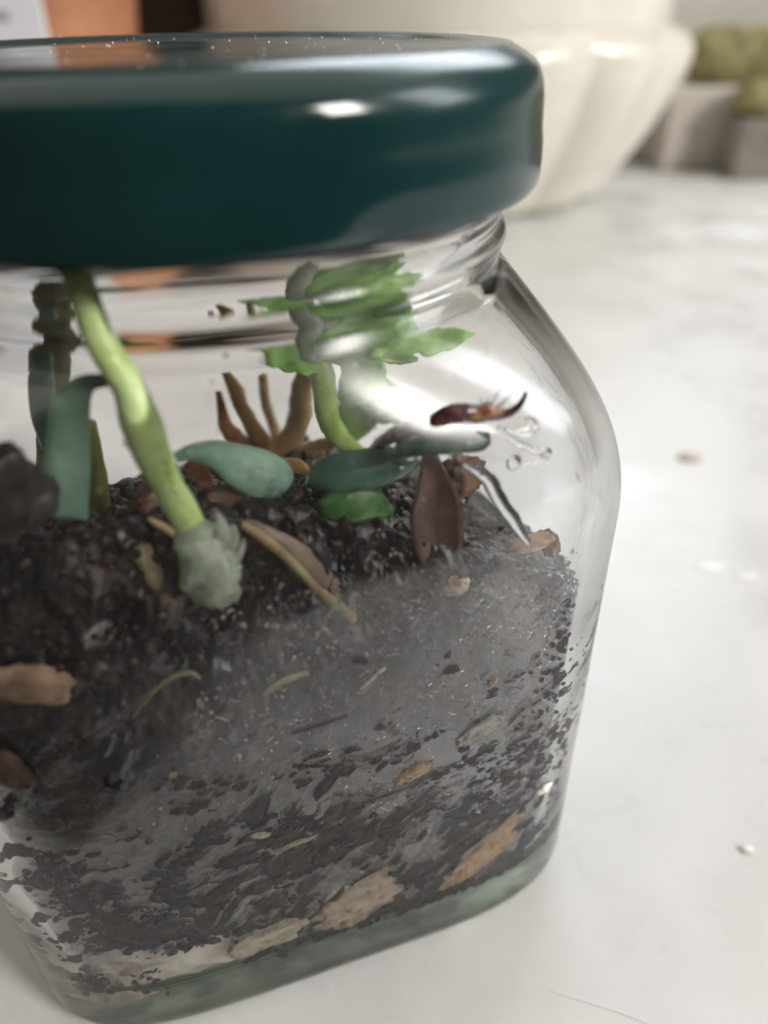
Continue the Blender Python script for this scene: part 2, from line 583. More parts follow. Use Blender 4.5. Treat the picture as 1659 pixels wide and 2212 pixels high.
M['red_twig'] = tex_mat('dark_red_twig', [(0.3, (0.02, 0.006, 0.007)), (0.5, (0.07, 0.018, 0.02)), (0.72, (0.16, 0.06, 0.055))], lam=2.5, rough=(0.2, 0.45), coat=0.5)
M['amber'] = tex_mat('amber_node', [(0.3, (0.10, 0.02, 0.012)), (0.5, (0.22, 0.085, 0.03)), (0.7, (0.38, 0.27, 0.11))], lam=1.5, rough=(0.15, 0.35), coat=0.6, sss=0.2, sss_mm=0.6)
M['hair'] = tex_mat('dark_hair', [(0.3, (0.03, 0.025, 0.025)), (0.7, (0.08, 0.06, 0.06))], lam=2)
M['purple_sand'] = tex_mat('purple_grit', [(0.3, (0.03, 0.018, 0.022)), (0.55, (0.075, 0.05, 0.058)), (0.75, (0.15, 0.11, 0.12))], lam=1.6, rough=(0.4, 0.7), bump=0.15, bump_lam=0.5)
M['table'] = tex_mat('white_table', [(0.3, (0.60, 0.595, 0.59)), (0.6, (0.655, 0.65, 0.645)), (0.8, (0.70, 0.695, 0.69))], lam=30, rough=(0.2, 0.46), detail=8, bump=0.03, bump_lam=7, spec=0.5)
M['wall'] = tex_mat('grey_wall', [(0.3, (0.52, 0.50, 0.45)), (0.7, (0.58, 0.56, 0.51))], lam=80, rough=(0.7, 0.8))
M['ledge'] = tex_mat('beige_ledge', [(0.3, (0.48, 0.44, 0.39)), (0.7, (0.55, 0.50, 0.45))], lam=60, rough=(0.5, 0.6))
M['trim'] = tex_mat('grey_trim', [(0.3, (0.42, 0.40, 0.36)), (0.7, (0.50, 0.48, 0.44))], lam=60, rough=(0.5, 0.6))
M['cream'] = tex_mat('cream_glaze', [(0.3, (0.70, 0.67, 0.58)), (0.6, (0.76, 0.73, 0.65)), (0.8, (0.80, 0.77, 0.70))], lam=60, rough=(0.18, 0.28), coat=0.3)
M['terracotta'] = tex_mat('terracotta', [(0.3, (0.46, 0.20, 0.10)), (0.6, (0.55, 0.25, 0.13)), (0.8, (0.60, 0.31, 0.18))], lam=30, rough=(0.7, 0.85), bump=0.2, bump_lam=3)
M['darkpot'] = tex_mat('dark_brown_glaze', [(0.3, (0.030, 0.016, 0.012)), (0.6, (0.055, 0.032, 0.024)), (0.8, (0.09, 0.055, 0.04))], lam=30, rough=(0.4, 0.6))
M['paper'] = tex_mat('white_paper', [(0.3, (0.74, 0.75, 0.80)), (0.7, (0.80, 0.81, 0.85))], lam=40, rough=(0.7, 0.8))
M['print'] = tex_mat('grey_print', [(0.3, (0.35, 0.37, 0.42)), (0.7, (0.45, 0.47, 0.52))], lam=8, rough=(0.7, 0.8))
M['olive_cloth'] = tex_mat('olive_cloth', [(0.3, (0.15, 0.13, 0.055)), (0.55, (0.27, 0.235, 0.11)), (0.75, (0.38, 0.34, 0.17))], lam=14, rough=(0.8, 0.9), bump=0.8, bump_lam=3)
M['dark_base'] = tex_mat('dark_base', [(0.3, (0.17, 0.15, 0.125)), (0.7, (0.24, 0.21, 0.18))], lam=20, rough=(0.6, 0.7))
M['pink_crumb'] = tex_mat('pink_crumb', [(0.3, (0.50, 0.40, 0.36)), (0.7, (0.62, 0.52, 0.48))], lam=3)
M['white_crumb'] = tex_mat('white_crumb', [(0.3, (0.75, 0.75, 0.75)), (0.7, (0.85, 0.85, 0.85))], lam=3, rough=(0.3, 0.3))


# ------------------------------------------------------------------ the setting
def box(x0, x1, y0, y1, z0, z1, bev=0.0):
    import bmesh
    bm = bmesh.new()
    bmesh.ops.create_cube(bm, size=1.0)
    for v in bm.verts:
        v.co = ((x0 + x1) / 2 + v.co.x * (x1 - x0), (y0 + y1) / 2 + v.co.y * (y1 - y0), (z0 + z1) / 2 + v.co.z * (z1 - z0))
    if bev:
        bmesh.ops.bevel(bm, geom=list(bm.edges), offset=bev, segments=4, affect='EDGES', profile=0.6)
    bm.verts.ensure_lookup_table()
    v = np.array([v.co[:] for v in bm.verts])
    f = [tuple(x.index for x in fc.verts) for fc in bm.faces]
    bm.free()
    return v, f


# table top: its near edge runs slantwise past the jar and rounds a corner
edge_c = catmull(np.array([(-760, 230, 0), (-420, 108, 0), (-200, 44, 0), (-80, 18, 0), (-18, -4, 0), (31, -33, 0), (87, -66, 0), (220, -120, 0), (520, -240, 0), (1100, -330, 0)], float), 10)
outl = [tuple(p[:2]) for p in edge_c] + [(1100, 664), (-760, 664)]
O_ = np.array(outl)
cen = np.array([100.0, 330.0])
tv = []
for dz, k in [(0, 15.0), (-0.2, 12.0), (-0.9, 8.5), (-2.6, 5.0), (-5.5, 2.2), (-10.0, 0.4), (-30, 0.0)]:
    d_ = O_ - cen
    d_ = d_ / np.linalg.norm(d_, axis=1)[:, None]
    tv.append(np.c_[O_ - d_ * k, np.full(len(O_), float(dz))])
nO = len(O_)
v = np.vstack(tv)
f = [tuple(range(nO))] + [tuple(reversed(range(6 * nO, 7 * nO)))]
for r_ in range(6):
    for j in range(nO):
        f.append((r_ * nO + j, (r_ + 1) * nO + j, (r_ + 1) * nO + (j + 1) % nO, r_ * nO + (j + 1) % nO))
solo('table', v, f, M['table'], kind='structure', smooth=False)
v, f = box(-1400, 1600, 700, 720, -30, 150, 0)
solo('wall', v, f, M['wall'], kind='structure', smooth=False)
v, f = box(-1400, 1600, 666, 698, -30, 9, 2)
solo('wall_trim', v, f, M['trim'], kind='structure', smooth=False)

# ------------------------------------------------------------------ the jar
NT = 288
THETA = np.linspace(0, 2 * np.pi, NT, endpoint=False)


def sq_r(th, w, p):
    return w * (np.abs(np.cos(th)) ** p + np.abs(np.sin(th)) ** p) ** (-1 / p)


NECK_R, Z_SH0, Z_SH1 = 32.2, 64.0, 88.0


def outer_r(th, z):
    z = float(z)
    if z <= Z_SH0:
        return sq_r(th, JW, 4.8)
    u = min(1.0, (z - Z_SH0) / (Z_SH1 - Z_SH0))
    g = u ** 2.3
    return (1 - g) * sq_r(th, JW, 4.8) + g * NECK_R


def inner_r(th, z):
    z = float(z)
    if z <= Z_SH0 - 1:
        return sq_r(th, JW - WALL, 5.0)
    u = min(1.0, (z - Z_SH0 + 1) / (Z_SH1 - Z_SH0))
    g = u ** 2.3
    return (1 - g) * sq_r(th, JW - WALL, 5.0) + g * (NECK_R - 2.9)


def ring(r, z, wob=0.0, seed=0):
    a, b = r * np.cos(THETA), r * np.sin(THETA)
    zz = np.full(NT, float(z))
    if wob:
        p = np.stack([a, b, zz], -1)
        k = 1 + wob * fbm(p * 0.075 + seed, 2) / np.maximum(r, 5)
        a, b = a * k, b * k
    return J(a, b, zz)


def inner_floor(th, rr):
    return 5.6 + 1.6 * np.exp(-(rr / 14.0) ** 2)


rings = []
one = lambda z: J(np.array([0.0]), np.array([0.0]), np.array([z]))
rings.append(one(2.4))
for s in (0.25, 0.5, 0.7, 0.8):
    rings.append(ring(sq_r(THETA, JW, 4.2) * s, 2.4 - 1.0 * s))
rings.append(ring(sq_r(THETA, JW, 4.5) * 0.865, 0.35))
rings.append(ring(sq_r(THETA, JW, 4.5) * 0.895, 0.0))
for k in range(1, 9):                                   # heel
    u = k / 8 * math.pi / 2
    rings.append(ring(sq_r(THETA, JW, 4.8) * (0.925 + 0.075 * math.sin(u)), 0.15 + 5.0 * (1 - math.cos(u)), 0.10, 3))
for z in np.arange(8, Z_SH0, 3.0):
    rings.append(ring(outer_r(THETA, z), z, 0.10, 3))
for z in np.arange(Z_SH0, Z_SH1 - 0.2, 1.2):
    rings.append(ring(outer_r(THETA, z), z, 0.10, 3))
nprof = [(NECK_R, 88.1), (NECK_R - 0.1, 88.6), (NECK_R, 89.2), (NECK_R + 0.5, 89.9), (NECK_R + 0.8, 90.8), (NECK_R + 0.5, 91.7), (NECK_R + 0.1, 92.3),
         (NECK_R, 93.5), (NECK_R + 0.1, 94.6), (NECK_R + 1.1, 95.6), (NECK_R + 1.1, 96.6), (NECK_R + 0.1, 97.6), (NECK_R, 99.5), (NECK_R + 0.2, 101.5), (NECK_R + 0.2, 104.5),
         (NECK_R - 0.3, 105.6), (NECK_R - 1.3, 106.1), (NECK_R - 2.3, 105.6), (NECK_R - 2.8, 104.5), (NECK_R - 2.9, 101), (NECK_R - 2.9, 97), (NECK_R - 2.9, 93), (NECK_R - 2.9, 90)]
for r, z in nprof:
    rings.append(ring(np.full(NT, r), z))
for z in np.arange(Z_SH1 - 1.0, Z_SH0 - 1, -1.2):
    rings.append(ring(inner_r(THETA, z), z, 0.28, 11))
for z in np.arange(Z_SH0 - 2, 13, -3.0):
    rings.append(ring(inner_r(THETA, z), z, 0.28, 11))
for k in range(0, 9):
    u = k / 8 * math.pi / 2
    rings.append(ring(inner_r(THETA, 10) - 4.5 * (1 - math.cos(u)), 12.0 - 4.6 * math.sin(u), 0.2, 11))
for s in (0.7, 0.5, 0.25):
    rr = inner_r(THETA, 10) * s
    rings.append(ring(rr, 7.4 + 1.0 * (0.7 - s)))
rings.append(one(8.2))
v, f = revolve_loop(rings)
jar = thing('glass_jar', 'clear square-shouldered glass jar holding soil and plants under a dark green lid', 'jar', [JC[0], JC[1], 0])
gb = part('glass_body', v, f, M['glass'], jar)
gb.data.materials.append(M['frosted'])                  # stippled bearing surface underneath
for p_ in gb.data.polygons:
    if p_.center.z < 0.0026 and abs(p_.normal.z) > 0.6:
        p_.material_index = 1

# grey table reflection on the front wall, painted as a pale film inside
mt = bpy.data.materials.new('painted_veil')
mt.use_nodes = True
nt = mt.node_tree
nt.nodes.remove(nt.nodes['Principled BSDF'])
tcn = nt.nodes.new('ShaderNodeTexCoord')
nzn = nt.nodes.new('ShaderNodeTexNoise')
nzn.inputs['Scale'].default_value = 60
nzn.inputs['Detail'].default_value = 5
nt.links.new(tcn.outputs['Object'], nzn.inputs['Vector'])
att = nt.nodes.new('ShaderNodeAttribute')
att.attribute_name = 'veil'
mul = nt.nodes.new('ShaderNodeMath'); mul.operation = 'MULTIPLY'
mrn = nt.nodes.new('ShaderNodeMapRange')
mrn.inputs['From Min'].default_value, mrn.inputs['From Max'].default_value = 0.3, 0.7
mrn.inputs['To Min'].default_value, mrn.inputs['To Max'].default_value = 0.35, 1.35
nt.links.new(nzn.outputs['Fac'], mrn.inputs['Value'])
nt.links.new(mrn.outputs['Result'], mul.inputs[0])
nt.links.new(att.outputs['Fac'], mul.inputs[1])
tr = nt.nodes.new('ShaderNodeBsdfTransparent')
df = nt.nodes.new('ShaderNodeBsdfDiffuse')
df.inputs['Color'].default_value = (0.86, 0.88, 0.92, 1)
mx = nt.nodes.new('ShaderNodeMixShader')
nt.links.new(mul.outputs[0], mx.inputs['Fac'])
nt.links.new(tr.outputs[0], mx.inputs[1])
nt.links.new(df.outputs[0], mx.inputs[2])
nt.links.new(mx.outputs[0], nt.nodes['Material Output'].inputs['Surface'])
M['veil'] = mt
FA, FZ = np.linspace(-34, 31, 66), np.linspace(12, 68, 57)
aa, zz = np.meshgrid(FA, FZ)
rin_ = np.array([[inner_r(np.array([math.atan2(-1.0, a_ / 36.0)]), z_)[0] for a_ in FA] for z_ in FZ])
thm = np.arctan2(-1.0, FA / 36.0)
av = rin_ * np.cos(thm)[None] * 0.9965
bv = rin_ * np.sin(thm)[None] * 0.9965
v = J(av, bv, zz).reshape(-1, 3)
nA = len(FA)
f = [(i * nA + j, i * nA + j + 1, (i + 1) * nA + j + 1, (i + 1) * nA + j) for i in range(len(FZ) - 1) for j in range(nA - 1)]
fo = part('reflection_veil', v, f, M['veil'], jar, kind='stuff')
edge = (av + 0.62 * (zz - 40) * -1.0 + 4)               # painted veil lies below and right of a slanting edge
veil = 1 / (1 + np.exp(-(av - (-6 + 0.55 * (zz - 44)) ) / 8.0))
veil = veil * np.clip((68 - zz) / 7, 0, 1) * np.clip((zz - 12) / 8, 0.15, 1) * np.clip((31 - av) / 4, 0, 1)
at_ = fo.data.attributes.new('veil', 'FLOAT', 'POINT')
at_.data.foreach_set('value', (0.26 * veil).ravel().astype(np.float32))

gv, gf, gn = [], [], 0
rs = np.random.RandomState(33)
for k in range(420):
    if k > 150:
        x, y = rs.uniform(560, 1190), rs.uniform(1250, 1720)
    elif k < 70:
        x, y = rs.normal(1225, 22), rs.uniform(1190, 1480)
    elif k < 110:
        x, y = rs.uniform(850, 1200), rs.normal(1330, 50)
    else:
        x, y = rs.uniform(100, 1150), rs.uniform(800, 1250)
    r_ = rs.uniform(.06, .17) * (1.9 if rs.rand() < .1 else 1)
    g_ = G(x, y, 2.7)
    if abs(g_[0]) > 31:
        continue
    thg = math.atan2(-1.0, g_[0] / 36.5)
    rr_ = inner_r(np.array([thg]), g_[2])[0] - .03
    vv, t_ = lump(J(np.array(rr_ * math.cos(thg)), np.array(rr_ * math.sin(thg)), np.array(g_[2])), axes_face(0), (r_, r_ * .6, r_ * rs.uniform(.9, 1.5)), 2, .1, 1, k)
    gv.append(vv)
    gf += [tuple(i + gn for i in t) for t in t_]
    gn += len(vv)
part('condensation_beads', np.vstack(gv), gf, M['water'], jar, kind='stuff')

# ------------------------------------------------------------------ the lid
lid = thing('jar_lid', 'dark green glossy metal screw lid closing the glass jar', 'lid', [JC[0], JC[1], 97.0])
LR = 36.0


def lathe(prof, n=192, centre=JC):
    th = np.linspace(0, 2 * np.pi, n, endpoint=False)
    out = []
    for r, z in prof:
        if r == 0:
            out.append(np.array([[centre[0], centre[1], z]]))
        else:
            out.append(np.stack([centre[0] + r * np.cos(th), centre[1] + r * np.sin(th), np.full(n, z)], -1))
    return revolve_loop(out)


prof = [(0, 108.15), (10, 108.15), (20, 108.05), (25.0, 107.95), (26.2, 107.9), (27.2, 107.95), (28.2, 108.15), (29.4, 108.35), (31.0, 108.42), (32.2, 108.3), (33.6, 107.55), (34.5, 106.95), (35.1, 106.3), (35.5, 105.3),
        (35.7, 104.0), (35.75, 102.4), (35.8, 101.2), (35.95, 100.2), (LR, 99.0), (LR, 97.2), (35.9, 96.5), (35.6, 96.1), (35.3, 96.5), (35.3, 101), (35.2, 103), (34.8, 104.6), (34.0, 105.9), (32.6, 106.7),
        (31, 106.8), (29, 106.6), (20, 106.4), (10, 106.4), (0, 106.4)]
v, f = lathe(prof)
part('cap', v, f, M['lid'], lid)
v, f = lathe([(0, 106.38), (29.0, 106.38), (33.5, 106.3), (33.5, 105.95), (29.0, 106.0), (0, 106.0)])
part('sealing_liner', v, f, M['liner'], lid)
dv_, df_, dn = [], [], 0
rs = np.random.RandomState(44)
for k in range(70):
    an, q_ = rs.uniform(0, 2 * math.pi), math.sqrt(rs.rand())
    r_ = 33.0 * q_
    zt = np.interp(r_, [0, 10, 20, 25, 26.2, 27.2, 28.2, 29.4, 31, 32.2, 33.6], [108.15, 108.15, 108.05, 107.95, 107.9, 107.95, 108.15, 108.35, 108.42, 108.3, 107.55])
    vv, t_ = lump([JC[0] + r_ * math.cos(an), JC[1] + r_ * math.sin(an), zt + .02], np.linalg.qr(rs.normal(size=(3, 3)))[0], rs.uniform(.04, .14, 3), 1, .4, 1, k)
    dv_.append(vv)
    df_ += [tuple(i + dn for i in t) for t in t_]
    dn += len(vv)
part('dust', np.vstack(dv_), df_, M['white_crumb'], lid, kind='stuff')

# ------------------------------------------------------------------ the soil
rnd = random.Random(5)


def soil_top(a, b):
    front = np.interp(a, [-36, -12, 0, 10, 18, 27, 36], [72, 73, 72.5, 69, 65, 60, 55])
    z = front - 0.40 * np.clip(b + 32, 0, 70) * np.interp(a, [-36, 0, 36], [1.4, 1.2, 0.75])
    z = z + 4.5 * np.exp(-((a - 9) ** 2 + (b - 12) ** 2) / 160.0)
    z = z + 3.0 * np.exp(-((a + 24) ** 2 + (b + 6) ** 2) / 90.0)
    return z


def soil_gap(a, z):
    g = np.interp(z, [8, 28, 36, 42], [-0.12, -0.05, 0.14, 0.25]) + np.clip((z - 42 - 0.10 * a) / 14.0, 0, 1) * 0.9
    g = g + np.clip((z - 57) / 14.0, 0, 1.2) ** 1.3 * 3.6
    rag = 0.55 * fbm(np.stack([a * .22, z * .22, 0 * a], -1) + 8, 4, .6)
    g = g + 6.0 / (1 + np.exp(((((a + 24) / 12.5) ** 2 + ((z - 11) / 9.0) ** 2) - 0.8 + rag) * 14))         # hollow above the floor by the corner
    g = g + 3.0 * np.exp(-(((a - 33) / 4.0) ** 2 + ((z - 24) / 5.0) ** 2))
    g = g + 1.2 * np.exp(-((z - 7.5) / 1.6) ** 2)
    return g


# side: front half sampled densely
dense = np.concatenate([np.linspace(-math.pi / 2 - 1.15, -math.pi / 2 + 1.15, 430, endpoint=False), np.linspace(-math.pi / 2 + 1.15, 1.5 * math.pi - 1.15, 170, endpoint=False)])
NS = len(dense)
zlev = np.linspace(0, 1, 250)
r_in0 = sq_r(dense, JW - WALL, 5.0)
rows = []
za = []
rim_r = None
for u in zlev:
    a0, b0 = r_in0 * np.cos(dense), r_in0 * np.sin(dense)
    ztop = soil_top(a0 * 0.93, b0 * 0.93) + 1.6 * fbm(np.stack([a0 * 0.16, b0 * 0.16, 0 * a0], -1), 4)
    z = 7.9 + (ztop - 7.9) * u
    rin = np.empty(NS)
    uu = np.clip((z - Z_SH0 + 1) / (Z_SH1 - Z_SH0), 0, 1) ** 2.3
    rin = (1 - uu) * r_in0 + uu * (NECK_R - 2.9)
    low = np.clip((12.0 - z) / 4.6, 0, 1)
    rin = rin - 4.5 * (1 - np.sqrt(1 - low ** 2 * 0.98))
    a, b = rin * np.cos(dense), rin * np.sin(dense)
    frontness = np.clip(-np.sin(dense) * 1.6 - 0.3, 0, 1)
    gap = soil_gap(a, z)
    P = np.stack([a, b, z], -1)
    warp = fbm(P * 0.09 + 70, 3) * 5.0
    slant = np.stack([a * 0.20 + warp * 0.1, b * 0.20, (z + warp) * 0.34 - a * 0.08], -1)
    e1 = fbm(slant, 6, 0.62)
    e2 = fbm(P * 0.22 + 40, 5, 0.55) * 1.6
    crumbly = np.clip((z - 40) / 14, 0, 1)
    dsp = gap + 0.62 * e1 + (0.10 + 1.25 * crumbly) * e2
    dsp = np.clip(dsp, -0.55, 12)
    r = rin - dsp
    rows.append(np.stack([r * np.cos(dense), r * np.sin(dense), z + 0.5 * crumbly * fbm(P * 0.7 + 90, 3)], -1))
top_rows = []
rim = rows[-1]
for s in np.linspace(0.985, 0.03, 90):
    a, b = rim[:, 0] * s, rim[:, 1] * s
    zt = soil_top(a, b)
    zr = rim[:, 2]
    w = np.clip((1 - s) / 0.16, 0, 1)
    P = np.stack([a, b, zt], -1)
    z = (1 - w) * zr + w * (zt + 2.2 * fbm(P * 0.16, 4) + 1.3 * np.abs(fbm(P * 0.42 + 5, 4)))
    z = z + 0.5 * fbm(P * 1.1 + 3, 2)
    top_rows.append(np.stack([a, b, z], -1))
allr = [J(np.array([0.0]), np.array([0.0]), np.array([9.0]))]
allr.append(J(rows[0][:, 0] * 0.5, rows[0][:, 1] * 0.5, np.full(NS, 8.6)))
for R_ in rows + top_rows:
    allr.append(J(R_[:, 0], R_[:, 1], R_[:, 2]))
c = top_rows[-1].mean(0)
allr.append(J(np.array([c[0]]), np.array([c[1]]), np.array([c[2]])))
v, f = revolve_loop(allr)
soil = thing('potting_soil', 'dark damp potting soil filling most of the glass jar', 'soil', [JC[0], JC[1], 7.5], kind='stuff')
part('soil_mass', v, f, M['soil'], soil, kind='stuff')

cv, cf = [], []
n0 = 0


def add_lump(vv, ff):
    global n0
    cv.append(vv)
    cf.extend([tuple(i + n0 for i in t) for t in ff])
    n0 += len(vv)


rs = np.random.RandomState(3)
for k in range(1500):                                   # crumbs against the glass, upper band and everywhere
    a = rs.uniform(-33, 34)
    zt = float(soil_top(np.array(a), np.array(-34.0)))
    z = zt - abs(rs.normal(0, 14)) + rs.uniform(-1, 1)
    if z < 9:
        continue
    g = float(soil_gap(np.array(a), np.array(z)))
    if a < -14 and z < 19:
        continue
    sz = rs.uniform(0.18, 0.55) * (1.6 if rs.rand() < 0.08 else 1)
    th_ = math.atan2(-1, a / 37.0 * 1.0)
    uu = min(1, max(0, (z - Z_SH0 + 1) / (Z_SH1 - Z_SH0))) ** 2.3
    rr_b = (1 - uu) * 37.0 + uu * (math.sqrt(max(1, 29.4 ** 2 - a * a)) if abs(a) < 29 else 20)
    if abs(a) > 28:
        rr_b -= (abs(a) - 28) * 0.8
    b = -rr_b + g * rs.uniform(0.55, 1.0) + sz * 0.9
    vv, ff = lump(J(np.array(a), np.array(b), np.array(z)), np.linalg.qr(rs.normal(size=(3, 3)))[0], sz * rs.uniform(0.6, 1.4, 3), 1, 0.5, 1.2, k)
    add_lump(vv, ff)
for k in range(3600):                                   # crumbs pressed flat against the front wall
    a = rs.uniform(-34, 34)
    z = rs.uniform(17 if a < -10 else 9.5, 50)
    if fbm(np.array([a * .11, z * .15, 9.0]), 3) < -0.05 + max(0, z - 32) * .018:
        continue
    sz = 0.14 + 0.5 * rs.rand() ** 2.2 * (1.8 if rs.rand() < 0.15 else 1)
    thg = math.atan2(-1.0, a / 36.0)
    rr_ = inner_r(np.array([thg]), z)[0] - sz * rs.uniform(-.25, .7)
    vv, ff = lump(J(np.array(rr_ * math.cos(thg)), np.array(rr_ * math.sin(thg)), np.array(z)), axes_face(rs.normal(.25, .5)), sz * np.array([rs.uniform(.8, 2.4), rs.uniform(.5, 1), rs.uniform(.5, 1.2)]), 1, 0.8, 1.5, k + 9)
    add_lump(vv, ff)
for k in range(900):                                    # crumbs on the surface
    th_ = rs.uniform(0, 2 * math.pi)
    q = math.sqrt(rs.rand()) * 0.93
    a, b = 33 * q * math.cos(th_), 33 * q * math.sin(th_)
    sz = rs.uniform(0.3, 1.2)
    z = float(soil_top(np.array(a), np.array(b))) + sz * 0.4 + 0.6
    vv, ff = lump(J(np.array(a), np.array(b), np.array(z)), np.linalg.qr(rs.normal(size=(3, 3)))[0], sz * rs.uniform(0.5, 1.4, 3), 2 if sz > 0.7 else 1, 0.6, 1.3, k + 77)
    add_lump(vv, ff)
part('loose_crumbs', np.vstack(cv), cf, M['crumb'], soil, kind='stuff')

fv, ff_, fn = [], [], 0
rs = np.random.RandomState(21)
for k in range(1700):                                   # bright grains and fibres of the mix showing at the glass
    if k % 3:
        x, y = rs.uniform(420, 1210), rs.uniform(1270, 1760)
        if fbm(np.array([x * .012, y * .012, 2.0]), 3) < 0.02:
            continue
    else:
        x, y = rs.uniform(20, 1210), rs.uniform(1230, 1900)
        if x < 520 - (y - 1500) * .6 and rs.rand() < .8:
            continue
    dd = 2.66 + rs.uniform(0, .5)
    if rs.rand() < 0.8:
        sz = rs.uniform(.06, .2) * (1.7 if rs.rand() < .1 else 1)
        vv, t_ = lump(GW(x, y, dd), np.linalg.qr(rs.normal(size=(3, 3)))[0], sz * rs.uniform(.5, 1.6, 3), 1, .4, 1.2, k)
    else:
        L_, an = rs.uniform(8, 34), rs.uniform(-.6, 1.2)
        p0 = np.array([x, y]); p1 = p0 + L_ * np.array([math.cos(an), -math.sin(an)])
        pm = (p0 + p1) / 2 + rs.normal(0, 3, 2)
        vv, t_ = tube(np.array([GW(*p0, dd), GW(*pm, dd), GW(*p1, dd)]), [.05, rs.uniform(.06, .12), .04], 3, 5)
    fv.append(vv)
    ff_ += [tuple(i + fn for i in t) for t in t_]
    fn += len(vv)
part('pale_flecks', np.vstack(fv), ff_, M['fleck'], soil, kind='stuff')

# ------------------------------------------------------------------ plants in the jar
def pts(lst):
    return np.array([GW(x, y, d) for x, y, d in lst])


def low(P):
    return P[np.argmin(P[:, 2])]


# pale green succulent cutting
ctl = pts([(175, 560, 14), (190, 660, 12), (225, 760, 10), (280, 850, 9), (312, 935, 8), (350, 1030, 7.5), (392, 1105, 7), (428, 1172, 6.5), (450, 1225, 6.5)])
v, f = tube(ctl, [1.2, 1.25, 1.25, 1.35, 1.65, 1.4, 1.4, 1.3, 1.1], 8, 20, noise=0.10, nf=0.5)
cut = thing('succulent_cutting', 'pale green succulent stem with translucent sheath leaning against the front glass', 'plant', low(ctl))
st = part('stem', v, f, M['stem_green'], cut)
ctl2 = pts([(418, 1150, 6.2), (432, 1180, 5.6), (450, 1225, 5.0), (468, 1270, 4.8), (482, 1300, 5.0)])
v, f = tube(ctl2, [1.5, 2.3, 2.6, 2.3, 1.3], 10, 28, noise=0.45, nf=0.75, seed=3, flat=0.75)
part('sheath', v, f, M['sheath'], cut, label='whitish translucent ragged sheath round the lower end of the stem')
for k, (P_, w_) in enumerate([([(470, 1200, 4.6), (484, 1160, 4.6), (474, 1118, 5.0)], [1.0, .8, .12]), ([(492, 1200, 4.6), (508, 1170, 4.6), (505, 1140, 4.8)], [.7, .5, .1]),
                              ([(500, 1230, 4.4), (520, 1200, 4.5), (528, 1170, 4.8)], [.5, .4, .1]), ([(500, 1270, 4.4), (515, 1285, 4.4), (508, 1310, 4.4)], [.5, .4, .1])]):
    v, f = blade(pts(P_), w_, 0.35, TOCAM, 7, 7, noise=0.5, tooth=.3, toothn=4, seed=k)
    part('sheath_shred', v, f, M['sheath'], cut)
# hooked grey-green side leaf
cl_ = pts([(285, 845, 11), (240, 842, 12), (195, 852, 12.5), (165, 900, 12.5), (158, 970, 12), (150, 1050, 11), (143, 1135, 10)])
v, f = blade(cl_, [0.5, 0.6, 0.9, 1.5, 1.7, 1.9, 1.9], 1.1, TOCAM, 8, 9, noise=0.3)
part('leaf', v, f, M['leaf_grey'], cut, label='hooked grey-green leaf bending down into the soil')
# spoon leaf
cl_ = pts([(385, 1005, 9), (420, 992, 10), (470, 995, 12), (520, 1015, 13), (570, 1035, 13), (607, 1052, 12.5), (622, 1062, 12)])
v, f = blade(cl_, [0.45, 0.75, 1.4, 2.1, 2.5, 2.0, 0.5], 1.2, TOCAM * 0.75 + np.array([0, 0, 0.66]), 8, 11, cup=-0.25, noise=0.3, seed=4)
part('leaf', v, f, M['leaf_grey'], cut, label='dark spoon-shaped leaf reaching towards the middle of the jar')
# drops standing on the stem
dv_, df_ = [], []
dn = 0
rs2 = np.random.RandomState(9)
for (x, y, r) in [(352, 1020, .5), (362, 1042, .35), (368, 1060, .42), (378, 1085, .4), (372, 1075, .3), (395, 1100, .28), (340, 980, .3), (405, 1140, .25), (415, 1120, .2), (330, 930, .25), (520, 1010, .3), (560, 1025, .4), (545, 1045, .25), (590, 1050, .3)]:
    vv, ff = lump(GW(x, y, float(np.interp(y, [920, 1020, 1100, 1150], [6.3, 5.95, 5.5, 5.2])) if x < 450 else 11.9), axes_face(0), (r * 1.2, r * .6, r * .8), 2, 0.05, 1, 2)
    dv_.append(vv)
    df_ += [tuple(i + dn for i in t) for t in ff]
    dn += len(vv)
part('condensation', np.vstack(dv_), df_, M['water'], cut, kind='stuff')

vv, ff = lump(GW(592, 1092, 11.8), axes_face(0.1), (1.0, 0.8, 1.7), 3, 0.1, 1, 5)
solo('water_drop', vv, ff, M['water'], 'clear water drop hanging under the tip of the spoon-shaped leaf', 'water drop')

# olive stem and dark stem
ctl = pts([(198, 930, 22), (203, 1000, 22), (210, 1060, 22), (216, 1130, 22)])
v, f = tube(ctl, [0.9, 1.0, 1.1, 1.2], 8, 14, noise=0.15, nf=0.5)
solo('olive_shoot', v, f, M['olive_stem'], 'short olive green stem standing beside the hooked grey-green leaf', 'shoot')
ctl = pts([(120, 520, 32), (118, 640, 32), (112, 760, 32), (120, 860, 32), (118, 960, 31), (112, 1080, 28)])
v, f = tube(ctl, [1.6, 1.9, 2.0, 1.8, 1.5, 1.3], 8, 16, noise=0.35, nf=0.35, seed=6)
dk = thing('dark_stemmed_plant', 'dark olive woody stem with teal leaf rising behind the hooked leaf', 'plant', low(ctl))
part('stem', v, f, M['dark_stem'], dk)
cl_ = pts([(100, 760, 29), (98, 840, 28), (102, 920, 27), (112, 1000, 26)])
v, f = blade(cl_, [0.8, 1.3, 1.2, 0.4], 0.9, TOCAM, 8, 9, noise=0.3, seed=8)
part('leaf', v, f, M['leaf_teal'], dk)
cl_ = pts([(118, 640, 32), (180, 610, 32), (260, 600, 33), (330, 590, 34)])
v, f = blade(cl_, [0.4, 1.6, 1.8, 0.3], 0.5, np.array([0, 0, 1.0]) + 0.5 * TOCAM, 8, 9, noise=0.4, seed=9)
part('leaf', v, f, M['leaf_green'], dk)

